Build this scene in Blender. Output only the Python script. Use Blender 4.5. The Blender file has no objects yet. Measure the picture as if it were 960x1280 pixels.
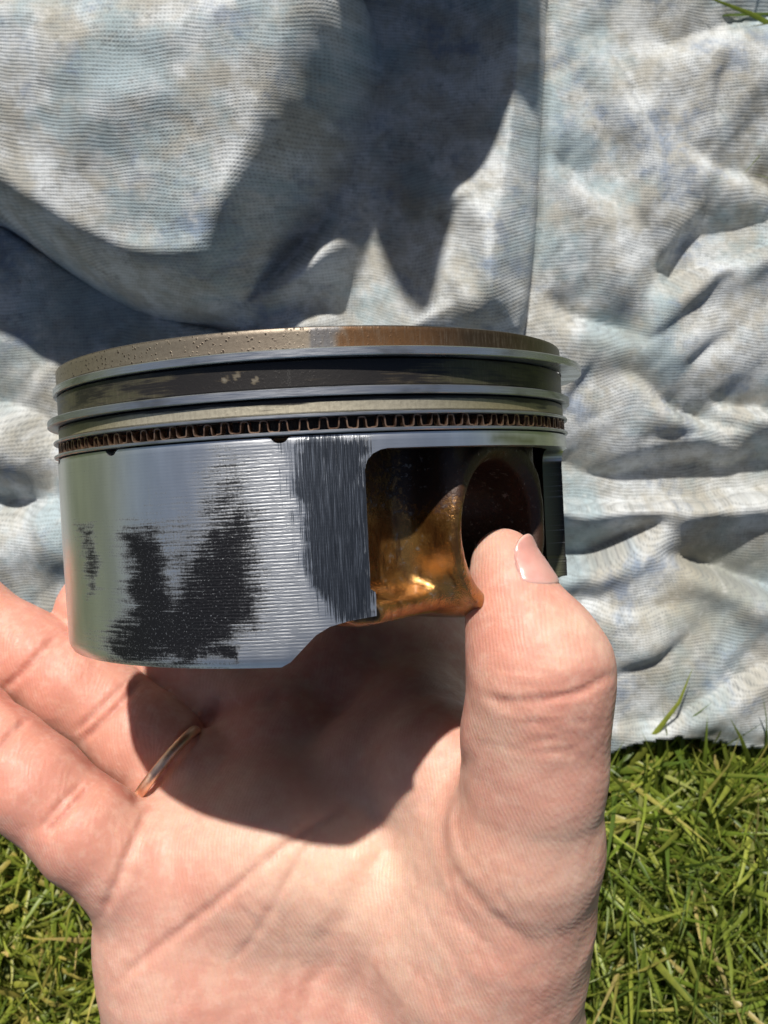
import bpy, math, random
import numpy as np
from mathutils import Vector, Matrix
from mathutils.geometry import delaunay_2d_cdt

# ------------------------------------------------------------------ camera, sky, sun, exposure
MM = 0.001
F, CX, CY, H = 1200.0, 480.0, 640.0, 345.0        # focal length in photo pixels, centre, camera height (mm)
SC = bpy.context.scene
COL = SC.collection
cam_d = bpy.data.cameras.new('camera')
cam = bpy.data.objects.new('camera', cam_d); COL.objects.link(cam)
cam.location = (0, 0, H * MM)
cam_d.sensor_fit = 'VERTICAL'; cam_d.sensor_height = 36.0; cam_d.lens = 36.0 * F / 1280.0
cam_d.clip_start = 0.005; cam_d.clip_end = 200.0
cam_d.dof.use_dof = True; cam_d.dof.focus_distance = 0.137; cam_d.dof.aperture_fstop = 62.0
SC.camera = cam
SUN = Vector((-0.13, 0.70, 0.70)).normalized()     # direction towards the sun
world = bpy.data.worlds.new('World'); SC.world = world; world.use_nodes = True
wn = world.node_tree; wn.nodes.clear()
sky = wn.nodes.new('ShaderNodeTexSky'); sky.sky_type = 'NISHITA'; sky.sun_disc = False
sky.sun_elevation = math.asin(SUN.z); sky.sun_rotation = math.atan2(SUN.x, SUN.y)
sky.air_density = 1.0; sky.dust_density = 1.5; sky.ozone_density = 1.0
wb = wn.nodes.new('ShaderNodeBackground'); wb.inputs['Strength'].default_value = 0.05
wo = wn.nodes.new('ShaderNodeOutputWorld')
wn.links.new(sky.outputs[0], wb.inputs['Color']); wn.links.new(wb.outputs[0], wo.inputs['Surface'])
sun_d = bpy.data.lights.new('sun', 'SUN'); sun_d.energy = 5.0; sun_d.angle = math.radians(1.5); sun_d.color = (1.0, 0.955, 0.885)
sun = bpy.data.objects.new('sun', sun_d); COL.objects.link(sun)
sun.rotation_euler = SUN.to_track_quat('Z', 'Y').to_euler(); sun.location = (0, 0.5, 1.5)
SC.view_settings.view_transform = 'Standard'; SC.view_settings.look = 'None'
SC.view_settings.exposure = 0.14; SC.view_settings.gamma = 1.0; SC.view_settings.use_curve_mapping = False
SC.cycles.max_bounces = 8; SC.cycles.diffuse_bounces = 2

# ------------------------------------------------------------------ helpers
rng = np.random.default_rng(7)

def P(px, py, d):
    return np.array([(px - CX) / F * d, (CY - py) / F * d, H - d])

def proj(V):
    d = H - V[:, 2]
    return np.stack([CX + F * V[:, 0] / d, CY - F * V[:, 1] / d], 1)

def sstep(a, b, x):
    t = np.clip((x - a) / (b - a), 0, 1); return t * t * (3 - 2 * t)

def vnoise(p, seed=0):
    """value noise, p (n, dim)"""
    p = np.asarray(p, dtype=np.float64); dim = p.shape[1]
    i = np.floor(p).astype(np.int64); f = p - i; f = f * f * (3 - 2 * f)
    out = np.zeros(len(p))
    for c in range(1 << dim):
        w = np.ones(len(p)); h = np.full(len(p), seed * 1013 + 17, dtype=np.int64)
        for k in range(dim):
            b = (c >> k) & 1
            w *= f[:, k] if b else 1 - f[:, k]
            h = (h * 374761393 + (i[:, k] + b) * (668265263 + 2 * k * 1274126177)) & 0x7fffffff
            h = ((h ^ (h >> 13)) * 1274126177) & 0x7fffffff
        h = h ^ (h >> 16)
        out += w * ((h & 0xffff) / 65535.0)
    return out

def fbm(p, octv=4, seed=0):
    a, s, t = 1.0, 0.0, 0.0; p = np.asarray(p, dtype=np.float64)
    for o in range(octv):
        s = s + a * vnoise(p * (2 ** o) + o * 13.7, seed + o); t += a; a *= 0.5
    return s / t

def polyline_dist(Q, pts, signed=False):
    """distance of points Q (n,2) to a polyline, the fraction along it, and the side"""
    pts = np.asarray(pts, float); best = np.full(len(Q), 1e9); tt = np.zeros(len(Q)); sd = np.ones(len(Q))
    seg = np.linalg.norm(np.diff(pts, axis=0), axis=1); cum = np.r_[0, np.cumsum(seg)]
    for k in range(len(pts) - 1):
        a, b = pts[k], pts[k + 1]; ab = b - a
        t = np.clip(((Q - a) @ ab) / (ab @ ab), 0, 1)
        v = Q - (a + t[:, None] * ab); dd = np.hypot(v[:, 0], v[:, 1]); m = dd < best
        best[m] = dd[m]; tt[m] = ((cum[k] + t * seg[k]) / cum[-1])[m]
        sd[m] = np.sign(ab[0] * v[:, 1] - ab[1] * v[:, 0])[m]
    return best, tt, sd

def poly_sd(Q, pts):
    """signed distance to a closed polygon, positive inside"""
    pts = np.asarray(pts, float)
    d, _, _ = polyline_dist(Q, np.vstack([pts, pts[:1]]))
    ins = np.zeros(len(Q), bool); n = len(pts)
    for k in range(n):
        a, b = pts[k], pts[(k + 1) % n]
        c = (a[1] > Q[:, 1]) != (b[1] > Q[:, 1])
        with np.errstate(divide='ignore', invalid='ignore'):
            xi = (b[0] - a[0]) * (Q[:, 1] - a[1]) / (b[1] - a[1]) + a[0]
        ins ^= c & (Q[:, 0] < xi)
    return np.where(ins, d, -d)

def smooth_curve(pts, n=8):
    """Catmull-Rom through the points"""
    p = np.asarray(pts, float); p = np.vstack([2 * p[0] - p[1], p, 2 * p[-1] - p[-2]]); out = []
    for k in range(1, len(p) - 2):
        for t in np.linspace(0, 1, n, endpoint=False):
            out.append(0.5 * ((2 * p[k]) + (-p[k - 1] + p[k + 1]) * t + (2 * p[k - 1] - 5 * p[k] + 4 * p[k + 1] - p[k + 2]) * t * t
                              + (-p[k - 1] + 3 * p[k] - 3 * p[k + 1] + p[k + 2]) * t ** 3))
    out.append(p[-2]); return np.array(out)

def mk(name, V, Fc, mat=None, parent=None, origin=None, smooth=True, sharp=None, attrs=None, uv=None):
    """one mesh object; V in mm, in the parent's space (or the world)"""
    V = np.asarray(V, float); org = np.zeros(3) if origin is None else np.asarray(origin, float)
    me = bpy.data.meshes.new(name); nv = len(V)
    if isinstance(Fc, np.ndarray):
        k = Fc.shape[1]; lv = Fc.reshape(-1).astype(np.int32); tot = np.full(len(Fc), k, np.int32)
    else:
        lv = np.array([i for f in Fc for i in f], np.int32); tot = np.array([len(f) for f in Fc], np.int32)
    st = np.r_[0, np.cumsum(tot)[:-1]].astype(np.int32)
    me.vertices.add(nv); me.vertices.foreach_set('co', ((V - org) * MM).astype(np.float32).reshape(-1))
    me.loops.add(len(lv)); me.loops.foreach_set('vertex_index', lv)
    me.polygons.add(len(tot)); me.polygons.foreach_set('loop_start', st)
    try: me.polygons.foreach_set('loop_total', tot)
    except Exception: pass
    me.update(calc_edges=True); me.validate(clean_customdata=False)
    me.polygons.foreach_set('use_smooth', np.full(len(me.polygons), smooth))
    if sharp is not None: me.set_sharp_from_angle(angle=math.radians(sharp))
    if uv is not None:
        ul = me.uv_layers.new(name='UVMap'); li = np.zeros(len(me.loops), np.int32); me.loops.foreach_get('vertex_index', li)
        ul.data.foreach_set('uv', np.asarray(uv, np.float32)[li].reshape(-1))
    for an, av in (attrs or {}).items():
        av = np.asarray(av, np.float32)
        if av.ndim == 2:
            at = me.attributes.new(an, 'FLOAT_COLOR', 'POINT')
            at.data.foreach_set('color', np.c_[av, np.ones(nv)].astype(np.float32).reshape(-1))
        else:
            at = me.attributes.new(an, 'FLOAT', 'POINT'); at.data.foreach_set('value', av)
    o = bpy.data.objects.new(name, me); COL.objects.link(o)
    o.location = Vector(org * MM)
    if parent is not None: o.parent = parent
    if mat is not None: me.materials.append(mat)
    return o

def tag(o, label=None, cat=None, group=None, kind=None):
    for k, v in (('label', label), ('category', cat), ('group', group), ('kind', kind)):
        if v: o[k] = v
    return o

def empty(name, loc, M=None):
    o = bpy.data.objects.new(name, None); COL.objects.link(o); o.empty_display_size = 0.02
    o.matrix_world = Matrix.Translation(Vector(loc) * MM) @ (M.to_4x4() if M is not None else Matrix.Identity(4))
    return o

class NT:
    """short node-tree writer"""
    def __init__(s, name):
        s.m = bpy.data.materials.new(name); s.m.use_nodes = True; s.t = s.m.node_tree; s.t.nodes.clear()
        s.out = s.n('OutputMaterial'); s.b = s.n('BsdfPrincipled'); s.l(s.b.outputs[0], s.out.inputs['Surface'])
    def n(s, kind, **kw):
        x = s.t.nodes.new('ShaderNode' + kind)
        for k, v in kw.items(): setattr(x, k, v)
        return x
    def l(s, a, b):
        s.t.links.new(a, b)
    def put(s, sock, v):
        if hasattr(v, 'is_output') or isinstance(v, bpy.types.NodeSocket): s.l(v, sock)
        elif isinstance(v, (tuple, list)) and len(v) == 3 and sock.type == 'RGBA': sock.default_value = (*v, 1)
        else: sock.default_value = v
    def math(s, op, a, b=0.0, c=None, clamp=False):
        x = s.n('Math', operation=op, use_clamp=clamp); s.put(x.inputs[0], a); s.put(x.inputs[1], b)
        if c is not None: s.put(x.inputs[2], c)
        return x.outputs[0]
    def mix(s, f, a, b, mode='MIX'):
        x = s.n('Mix', data_type='RGBA', blend_type=mode); s.put(x.inputs[0], f); s.put(x.inputs[6], a); s.put(x.inputs[7], b)
        return x.outputs[2]
    def mixf(s, f, a, b):
        x = s.n('Mix', data_type='FLOAT'); s.put(x.inputs[0], f); s.put(x.inputs[2], a); s.put(x.inputs[3], b); return x.outputs[0]
    def ss(s, v, a, b, lo=0.0, hi=1.0):
        x = s.n('MapRange', interpolation_type='SMOOTHSTEP'); s.put(x.inputs[0], v)
        x.inputs[1].default_value = a; x.inputs[2].default_value = b; x.inputs[3].default_value = lo; x.inputs[4].default_value = hi
        return x.outputs[0]
    def noise(s, vec, scale, detail=4.0, rough=0.55, dist=0.0):
        x = s.n('TexNoise'); s.put(x.inputs['Vector'], vec); x.inputs['Scale'].default_value = scale
        x.inputs['Detail'].default_value = detail; x.inputs['Roughness'].default_value = rough; x.inputs['Distortion'].default_value = dist
        return x.outputs['Fac']
    def uv(s):
        return s.n('TexCoord').outputs['UV']
    def obj(s):
        return s.n('TexCoord').outputs['Object']
    def map(s, vec, sc=(1, 1, 1), rot=(0, 0, 0)):
        x = s.n('Mapping'); s.l(vec, x.inputs['Vector']); x.inputs['Scale'].default_value = sc; x.inputs['Rotation'].default_value = rot
        return x.outputs[0]
    def attr(s, name, col=False):
        x = s.n('Attribute'); x.attribute_name = name; return x.outputs['Color' if col else 'Fac']
    def sep(s, vec):
        x = s.n('SeparateXYZ'); s.l(vec, x.inputs[0]); return x.outputs
    def bump(s, h, strength, dist, normal=None):
        x = s.n('Bump'); s.put(x.inputs['Strength'], strength); x.inputs['Distance'].default_value = dist; s.l(h, x.inputs['Height'])
        if normal is not None: s.l(normal, x.inputs['Normal'])
        return x.outputs[0]
    def set(s, **kw):
        names = dict(color='Base Color', metal='Metallic', rough='Roughness', normal='Normal', sss='Subsurface Weight',
                     sss_r='Subsurface Radius', sss_s='Subsurface Scale', spec='Specular IOR Level', coat='Coat Weight',
                     coat_r='Coat Roughness', sheen='Sheen Weight', trans='Transmission Weight')
        for k, v in kw.items(): s.put(s.b.inputs[names[k]], v)
        return s.m

# ------------------------------------------------------------------ materials
def mat_soil():
    t = NT('soil'); o = t.obj()
    n = t.noise(o, 60, 6); g = t.noise(o, 8, 5)
    c = t.mix(t.ss(n, .35, .65), (.022, .018, .010), (.075, .060, .030))
    c = t.mix(t.ss(g, .3, .55, .35, .85), c, (.065, .095, .020))
    return t.set(color=c, rough=.95, normal=t.bump(n, .6, .01))

def mat_grass():
    t = NT('grass_blades'); a = t.attr('tint', True)
    o = t.obj(); n = t.noise(o, 400, 3)
    c = t.mix(t.ss(n, .3, .7, 0, .35), a, (.10, .115, .030))
    t.set(color=c, rough=.42, spec=.45)
    tr = t.n('BsdfTranslucent'); t.l(t.mix(.5, c, (.20, .30, .03)), tr.inputs['Color'])
    ms = t.n('MixShader'); ms.inputs[0].default_value = .36
    t.l(t.b.outputs[0], ms.inputs[1]); t.l(tr.outputs[0], ms.inputs[2]); t.l(ms.outputs[0], t.out.inputs['Surface'])
    return t.m

def mat_rag():
    t = NT('stained_cotton'); u = t.uv()                           # uv in mm along the cloth
    warp = t.noise(u, .05, 3); fine = t.noise(u, .9, 3)
    uu = t.n('VectorMath', operation='ADD'); t.l(u, uu.inputs[0])
    cx = t.n('CombineXYZ'); t.l(t.math('MULTIPLY', t.noise(u, .018, 2), 16.0), cx.inputs[0])
    t.l(t.math('ADD', t.math('MULTIPLY', t.noise(u, .016, 2), 22.0), t.math('MULTIPLY', fine, .42)), cx.inputs[1]); t.l(cx.outputs[0], uu.inputs[1])
    s = t.sep(uu.outputs[0])
    rows = t.math('SINE', t.math('MULTIPLY', s[1], 2 * math.pi / 1.08))
    cols = t.math('SINE', t.math('MULTIPLY', s[0], 2 * math.pi / .92))
    amp = t.ss(t.noise(u, .16, 3), .30, .62, .5, 1.0)
    wv = t.math('ADD', t.math('MULTIPLY', rows, .50), t.math('MULTIPLY', t.math('MULTIPLY', rows, cols), .50))
    wv = t.math('ADD', t.math('MULTIPLY', t.math('MULTIPLY', wv, amp), .5), .5)
    thr = t.noise(t.map(u, (.25, 1.9, 1)), 1.0, 3, .7)
    st = t.noise(u, .024, 6, .65); st2 = t.noise(t.map(u, (1, 1, 1), (0, 0, .7)), .06, 6, .7); dirt = t.noise(u, .013, 5, .65)
    speck = t.noise(u, .50, 5, .75); mott = t.noise(u, .16, 5, .75)
    base = t.mix(t.ss(st2, .38, .62), (.40, .385, .34), (.60, .625, .635))
    base = t.mix(t.ss(st, .47, .61, 0, .70), base, (.27, .37, .41))
    base = t.mix(t.ss(t.noise(u, .034, 6, .72), .52, .66, 0, .70), base, (.17, .23, .335))
    base = t.mix(t.ss(dirt, .50, .68, 0, .65), base, (.28, .255, .185))
    base = t.mix(t.ss(mott, .50, .70, 0, .55), base, (.20, .215, .21)); base = t.mix(t.ss(mott, .46, .28, 0, .5), base, (.68, .675, .65))
    base = t.mix(t.ss(speck, .54, .70, 0, .55), base, (.13, .13, .125))
    base = t.mix(t.ss(thr, .5, .7, 0, .3), base, (.20, .20, .19))
    base = t.mix(t.ss(wv, .05, .6, .58, 0), base, (.15, .155, .155))
    hh = t.math('ADD', wv, t.math('MULTIPLY', t.noise(u, 2.6, 4), .7)); hh = t.math('ADD', hh, t.math('MULTIPLY', thr, .5))
    nrm = t.bump(hh, .6, .00042); nrm = t.bump(t.noise(u, .22, 3), .22, .0008, nrm)
    return t.set(color=base, rough=.95, spec=.1, normal=nrm, sheen=.15)

def skin():
    t = NT('skin'); o = t.obj(); a = t.attr('tone', True)
    n1 = t.noise(o, 900, 4, .6); n2 = t.noise(o, 180, 4); n3 = t.noise(o, 2600, 2)
    n4 = t.noise(o, 420, 5, .65)
    c = t.mix(t.ss(n2, .35, .68, 0, .22), a, (.60, .27, .21)); c = t.mix(t.ss(n4, .46, .66, 0, .20), c, (.80, .60, .48)); c = t.mix(t.ss(n4, .50, .32, 0, .18), c, (.56, .25, .18))
    w = t.n('TexVoronoi'); w.feature = 'DISTANCE_TO_EDGE'; t.l(o, w.inputs['Vector']); w.inputs['Scale'].default_value = 850
    rg = t.n('TexWave'); rg.wave_type = 'BANDS'; rg.bands_direction = 'DIAGONAL'; t.l(t.map(o, (1, .35, .6)), rg.inputs['Vector'])
    rg.inputs['Scale'].default_value = 820; rg.inputs['Distortion'].default_value = 9; rg.inputs['Detail'].default_value = 3; rg.inputs['Detail Scale'].default_value = .35
    h = t.math('ADD', t.math('MULTIPLY', t.ss(w.outputs['Distance'], 0, .12), .16), t.math('MULTIPLY', rg.outputs['Fac'], .6))
    h = t.math('ADD', h, t.math('MULTIPLY', n3, .5))
    nrm = t.bump(h, .26, .00015); nrm = t.bump(n2, .35, .0010, nrm)
    return t.set(color=c, rough=t.ss(n1, .3, .7, .46, .64), spec=.38, normal=nrm, sss=.6, sss_r=(1.0, .34, .17), sss_s=.0021)

def nail_mat():
    t = NT('nail'); o = t.obj(); n = t.noise(o, 300, 3); a = t.attr('moon')
    c = t.mix(t.ss(n, .3, .7), (.60, .29, .245), (.68, .37, .315)); c = t.mix(a, c, (.72, .52, .44))
    return t.set(color=c, rough=.30, spec=.5, sss=.4, sss_r=(1, .4, .25), sss_s=.0015, coat=.25)

def skirt_mat():
    t = NT('machined_aluminium_skirt'); u = t.uv(); s = t.sep(u)
    coat, scuff, stripe, oil = t.attr('coat'), t.attr('scuff'), t.attr('stripe'), t.attr('oil')
    hz = t.noise(t.map(u, (.13, 2.6, 1)), 1.0, 5, .65); vt = t.noise(t.map(u, (5.5, .10, 1)), 1.0, 5, .7)
    fn = t.noise(u, 3.2, 5, .7); br = t.noise(t.map(u, (.25, .05, 1)), 1.0, 3)
    vv = t.math('ADD', s[1], t.math('MULTIPLY', t.noise(t.map(u, (.2, .35, 1)), 1.0, 2), .16))
    line = t.math('SINE', t.math('MULTIPLY', vv, 2 * math.pi / .46))
    line01 = t.math('MULTIPLY_ADD', line, .5, .5)
    brk = t.ss(t.noise(t.map(u, (.55, 1.9, 1)), 1.0, 4, .65), .36, .60); line01 = t.mixf(brk, .62, line01)
    stripe = t.math('MULTIPLY', stripe, t.math('SUBTRACT', 1.0, t.math('MULTIPLY', t.ss(scuff, .3, .6), .9)))
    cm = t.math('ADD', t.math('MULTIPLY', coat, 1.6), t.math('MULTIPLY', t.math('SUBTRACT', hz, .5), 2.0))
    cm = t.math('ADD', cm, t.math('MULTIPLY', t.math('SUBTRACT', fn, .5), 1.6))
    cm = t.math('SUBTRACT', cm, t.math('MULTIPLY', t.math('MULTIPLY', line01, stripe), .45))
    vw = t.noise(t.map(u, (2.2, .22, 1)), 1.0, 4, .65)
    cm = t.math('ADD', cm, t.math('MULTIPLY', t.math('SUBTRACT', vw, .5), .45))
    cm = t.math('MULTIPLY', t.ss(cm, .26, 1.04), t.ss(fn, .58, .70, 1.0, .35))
    sm = t.math('ADD', scuff, t.math('MULTIPLY', t.math('SUBTRACT', vt, .5), 2.5)); sm = t.ss(sm, .40, .60)
    alu = t.mix(t.ss(br, .3, .7), (.70, .715, .73), (.84, .85, .86))
    alu = t.mix(t.math('MULTIPLY', t.math('SUBTRACT', 1, line01), t.math('MULTIPLY', stripe, .58)), alu, (.20, .21, .225))
    vs = t.noise(t.map(u, (9.0, .16, 1)), 1.0, 4, .7)
    sc = t.mix(t.ss(vs, .45, .74), (.040, .047, .060), (.20, .225, .27))
    sc = t.mix(t.ss(t.noise(t.map(u, (14, .22, 1)), 1.0, 3, .7), .36, .46, .75, 0), sc, (.022, .024, .03)); sc = t.mix(t.ss(vt, .60, .72, 0, .8), sc, (.50, .54, .60))
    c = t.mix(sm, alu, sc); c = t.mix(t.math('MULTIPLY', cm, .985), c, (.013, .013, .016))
    c = t.mix(t.math('MULTIPLY', oil, .8), c, (.30, .31, .17))
    m = t.mixf(cm, t.mixf(sm, .93, .85), .72)
    r = t.mixf(cm, t.mixf(sm, t.mixf(stripe, .30, .42), .46), .5)
    h = t.math('ADD', t.math('MULTIPLY', line01, t.math('MULTIPLY_ADD', stripe, .6, .06)), t.math('MULTIPLY', vt, t.math('MULTIPLY', sm, .8)))
    h = t.math('SUBTRACT', h, t.math('MULTIPLY', cm, .15))
    return t.set(color=c, metal=m, rough=r, spec=t.mixf(cm, .5, .22), normal=t.bump(h, .42, .00012))

def crown_mat():
    t = NT('carboned_aluminium_crown'); u = t.uv(); a = t.attr('tone', True); so = t.attr('soot_shade'); pit = t.attr('pit')
    n = t.noise(t.map(u, (1.6, 1.6, 1)), 1.0, 6, .7); v = t.noise(t.map(u, (2.6, .35, 1)), 1.0, 5, .7); f = t.noise(u, 5.0, 3, .7)
    hz = t.noise(t.map(u, (.16, 2.6, 1)), 1.0, 5, .65)
    c = t.mix(t.ss(n, .35, .7, 0, .55), a, t.mix(.5, a, (.06, .035, .02)))
    c = t.mix(t.ss(v, .45, .7, 0, .30), c, (.24, .20, .15))
    sm = t.ss(t.math('ADD', so, t.math('MULTIPLY', t.math('SUBTRACT', hz, .5), .9)), .38, .66)
    c = t.mix(sm, c, (.016, .014, .013))
    vo = t.n('TexVoronoi'); t.l(u, vo.inputs['Vector']); vo.inputs['Scale'].default_value = 1.7; vo.inputs['Randomness'].default_value = 1
    pm = t.math('MULTIPLY', t.ss(t.math('ADD', vo.outputs['Distance'], t.math('MULTIPLY', n, .9)), .56, .76, 1, 0), pit)
    c = t.mix(pm, c, (.035, .022, .015))
    h = t.math('SUBTRACT', t.math('MULTIPLY', n, .5), pm)
    return t.set(color=c, metal=t.mixf(sm, .55, .1), rough=t.mixf(sm, .42, .38), normal=t.bump(h, .5, .00012))

def steel_mat(name, col, rough, lo=.5):
    t = NT(name); u = t.uv()
    hz = t.noise(t.map(u, (.25, 5.0, 1)), 1.0, 4, .6); b = t.noise(t.map(u, (.12, .3, 1)), 1.0, 3)
    c = t.mix(t.ss(hz, .35, .75, 0, .6), col, tuple(x * lo for x in col))
    c = t.mix(t.ss(b, .5, .75, 0, .5), c, (.10, .085, .06))
    return t.set(color=c, metal=.92, rough=t.ss(hz, .3, .7, rough - .06, rough + .1), normal=t.bump(hz, .25, .00008))

def expander_mat():
    t = NT('oily_spring_steel'); o = t.obj(); n = t.noise(o, 700, 4)
    c = t.mix(t.ss(n, .35, .65), (.46, .29, .19), (.16, .09, .06))
    return t.set(color=c, metal=.85, rough=.34)

def boss_mat():
    t = NT('oil_varnished_casting'); o = t.obj(); n = t.noise(o, 150, 6, .7); f = t.noise(o, 900, 5, .7); a = t.attr('char_shade')
    c = t.mix(t.ss(n, .35, .65), (.17, .070, .018), (.40, .215, .062))
    dk = t.ss(t.math('ADD', a, t.math('MULTIPLY', t.math('SUBTRACT', f, .5), .9)), .40, .62)
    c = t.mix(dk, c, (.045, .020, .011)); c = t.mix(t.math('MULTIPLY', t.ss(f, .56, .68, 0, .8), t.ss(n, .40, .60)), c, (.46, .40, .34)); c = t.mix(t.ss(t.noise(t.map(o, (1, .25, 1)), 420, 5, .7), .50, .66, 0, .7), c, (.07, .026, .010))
    return t.set(color=c, metal=t.mixf(dk, .78, .2), rough=t.mixf(dk, .20, .5), normal=t.bump(t.math('ADD', f, n), .5, .0004), coat=t.mixf(dk, .4, .08), coat_r=.12)

def gold_mat():
    t = NT('worn_gold'); o = t.obj(); n = t.noise(o, 1200, 3)
    return t.set(color=t.mix(t.ss(n, .3, .7), (.86, .60, .42), (.92, .70, .52)), metal=1.0, rough=t.ss(n, .3, .7, .36, .46), normal=t.bump(n, .1, .0001))

# ------------------------------------------------------------------ the ground and the lawn
def ground():
    n = 40; r = np.concatenate([np.linspace(0, 500, 12), np.geomspace(600, 60000, 14)]); V = [(0, 0, 0)]; Fc = []
    for i, rr in enumerate(r[1:]):
        for k in range(n):
            a = 2 * math.pi * k / n; V.append((rr * math.cos(a), rr * math.sin(a), 0))
    for k in range(n): Fc.append((0, 1 + k, 1 + (k + 1) % n))
    for i in range(len(r) - 2):
        for k in range(n):
            a = 1 + i * n + k; b = 1 + i * n + (k + 1) % n; Fc.append((a, a + n, b + n, b))
    tag(mk('lawn_ground', V, Fc, mat_soil()), kind='structure')

# edge of the rag in photo pixels (at the lawn's depth); inside = covered
RAG_EDGE = [(-420, 800), (-60, 790), (20, 786), (70, 792), (120, 815), (260, 850), (420, 900), (600, 945), (700, 950), (765, 948), (800, 932), (845, 922),
            (890, 928), (930, 938), (985, 942), (1100, 930), (1180, 700), (1160, 300), (1090, 120), (1030, 25), (1000, -20), (970, -120), (700, -420), (300, -470), (-420, -420)]
PXM = 320.0 / F                                                     # mm per photo pixel on the rag

def px_of(X, Y):
    return np.stack([CX + X / PXM, CY - Y / PXM], -1)

def grass():
    N = 30000
    X = rng.uniform(-250, 250, N); Y = rng.uniform(-330, 300, N)
    # thick where the lawn shows
    X2 = np.r_[rng.uniform(50, 170, 9000), rng.uniform(-175, -70, 5500)]; Y2 = np.r_[rng.uniform(-215, -60, 9000), rng.uniform(-215, -80, 5500)]
    X = np.r_[X, X2]; Y = np.r_[Y, Y2]
    sd = poly_sd(px_of(X, Y), RAG_EDGE); k = sd < 22; X, Y, sd = X[k], Y[k], sd[k]; N = len(X)
    left = X < 0
    L = rng.uniform(20, 62, N) * np.where(sd > -22, .55, 1.0) * np.where(left, .62, 1.0); W = rng.uniform(.9, 2.9, N) * np.where(left, .85, 1.0)
    clip = rng.random(N) < np.where(left, .45, .22); L[clip] *= .4; W[clip] *= 1.0
    az = rng.uniform(0, 2 * math.pi, N); az = np.where((sd > -26 - 120 * rng.random(N)) & (Y < 0), rng.uniform(math.pi, 2 * math.pi, N), az); lean0 = rng.uniform(.15, 1.2, N); bend = rng.uniform(.2, 1.5, N); tw = rng.normal(0, .5, N)
    z0 = np.where(clip, rng.uniform(3, 17, N), rng.uniform(0, 4, N)); lean0 = np.where(clip, rng.uniform(.9, 1.6, N), lean0)
    S = 6; V = np.zeros((N, S, 3, 3)); pos = np.stack([X, Y, z0], -1)
    for i in range(S):
        t = i / (S - 1); th = lean0 + bend * t
        d = np.stack([np.cos(az) * np.sin(th), np.sin(az) * np.sin(th), np.cos(th)], -1)
        if i: pos = pos + d * (L / (S - 1))[:, None]
        pos[:, 2] = np.maximum(pos[:, 2], 1.0 + 2 * rng.random(N))
        under = sd > 0
        pos[:, 2] = np.where(under, np.minimum(pos[:, 2], np.where(sd > 3, 2.0, 5)), pos[:, 2])
        side = np.stack([-np.sin(az), np.cos(az), np.zeros(N)], -1); nn = np.cross(side, d)
        a = tw * (t + .3); sv = side * np.cos(a)[:, None] + nn * np.sin(a)[:, None]
        w = W * .5 * (1 - t ** 2.2) * (.65 + .5 * min(1, t * 3)) + .03
        V[:, i, 0] = pos + sv * w[:, None]; V[:, i, 1] = pos - nn * (w * .35)[:, None]; V[:, i, 2] = pos - sv * w[:, None]
        az = az + rng.normal(0, .08, N)
    idx = (np.arange(N) * S * 3)[:, None]; q = []
    for i in range(S - 1):
        for j in range(2):
            a = i * 3 + j; q.append(np.concatenate([idx + a, idx + a + 1, idx + a + 4, idx + a + 3], 1))
    Fc = np.stack(q, 1).reshape(-1, 4)
    pal = np.array([(.110, .165, .022), (.155, .205, .032), (.200, .235, .045), (.060, .105, .018), (.27, .255, .075), (.33, .28, .12), (.23, .26, .09)])
    pr = [.24, .27, .20, .13, .07, .03, .06]
    c = pal[rng.choice(len(pal), N, p=pr)] * rng.uniform(.75, 1.45, (N, 1)) * np.array([1.36, 1.27, 1.05])
    c[left] = c[left] * np.array([1.22, 1.12, 1.05])
    cc = np.repeat(c[:, None, :], S * 3, 1).reshape(-1, 3)
    tag(mk('grass', V.reshape(-1, 3), Fc, mat_grass(), attrs={'tint': cc}), 'short mown lawn grass with pale clippings under the rag', 'grass', kind='stuff')

# ------------------------------------------------------------------ the rag
def ridge(Q, pts, h, wa, wb, taper=.2):
    """a fold: height h on the polyline, falling over wa px on its upper side and wb px on its lower side"""
    d, t, s = polyline_dist(Q, smooth_curve(pts, 5)); w = np.where(s > 0, wb, wa)
    tp = sstep(0, taper, t) * sstep(0, taper, 1 - t) if taper > 0 else 1.0
    return h * np.exp(-(d / w) ** 2) * tp

def plateau(Q, pts, h, soft, shift=0.0):
    return h * sstep(-soft + shift, soft + shift, poly_sd(Q, smooth_curve(pts + [pts[0]], 4)))

def sheet(name, x0, x1, y0, y1, step, hf, keep, mat, parent=None):
    xs = np.arange(x0, x1, step); ys = np.arange(y0, y1, step); nx, ny = len(xs), len(ys)
    Xg, Yg = np.meshgrid(xs, ys); Q = px_of(Xg.ravel(), Yg.ravel()); Z = hf(Q)
    V = np.stack([Xg.ravel(), Yg.ravel(), Z], 1)
    Zg = Z.reshape(ny, nx)
    U = Xg + .10 * Zg; W = Yg + .35 * Zg
    i = np.arange(nx * ny).reshape(ny, nx)
    Fc = np.stack([i[:-1, :-1], i[:-1, 1:], i[1:, 1:], i[1:, :-1]], -1).reshape(-1, 4)
    cen = Q[Fc].mean(1); Fc = Fc[keep(cen)]
    used = np.unique(Fc); re = np.full(nx * ny, -1); re[used] = np.arange(len(used))
    o = mk(name, V[used], re[Fc], mat, parent, uv=np.stack([U.ravel(), W.ravel()], 1)[used])
    m = o.modifiers.new('cloth_thickness', 'SOLIDIFY'); m.thickness = .0009; m.offset = -1
    return o

def wrinkle(Q, sx, sy, rot, seed, oct_=4):
    c, s = math.cos(rot), math.sin(rot); R = np.array([[c, -s], [s, c]]); q = Q @ R
    return fbm(np.stack([q[:, 0] / sx, q[:, 1] / sy], 1), oct_, seed)

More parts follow.
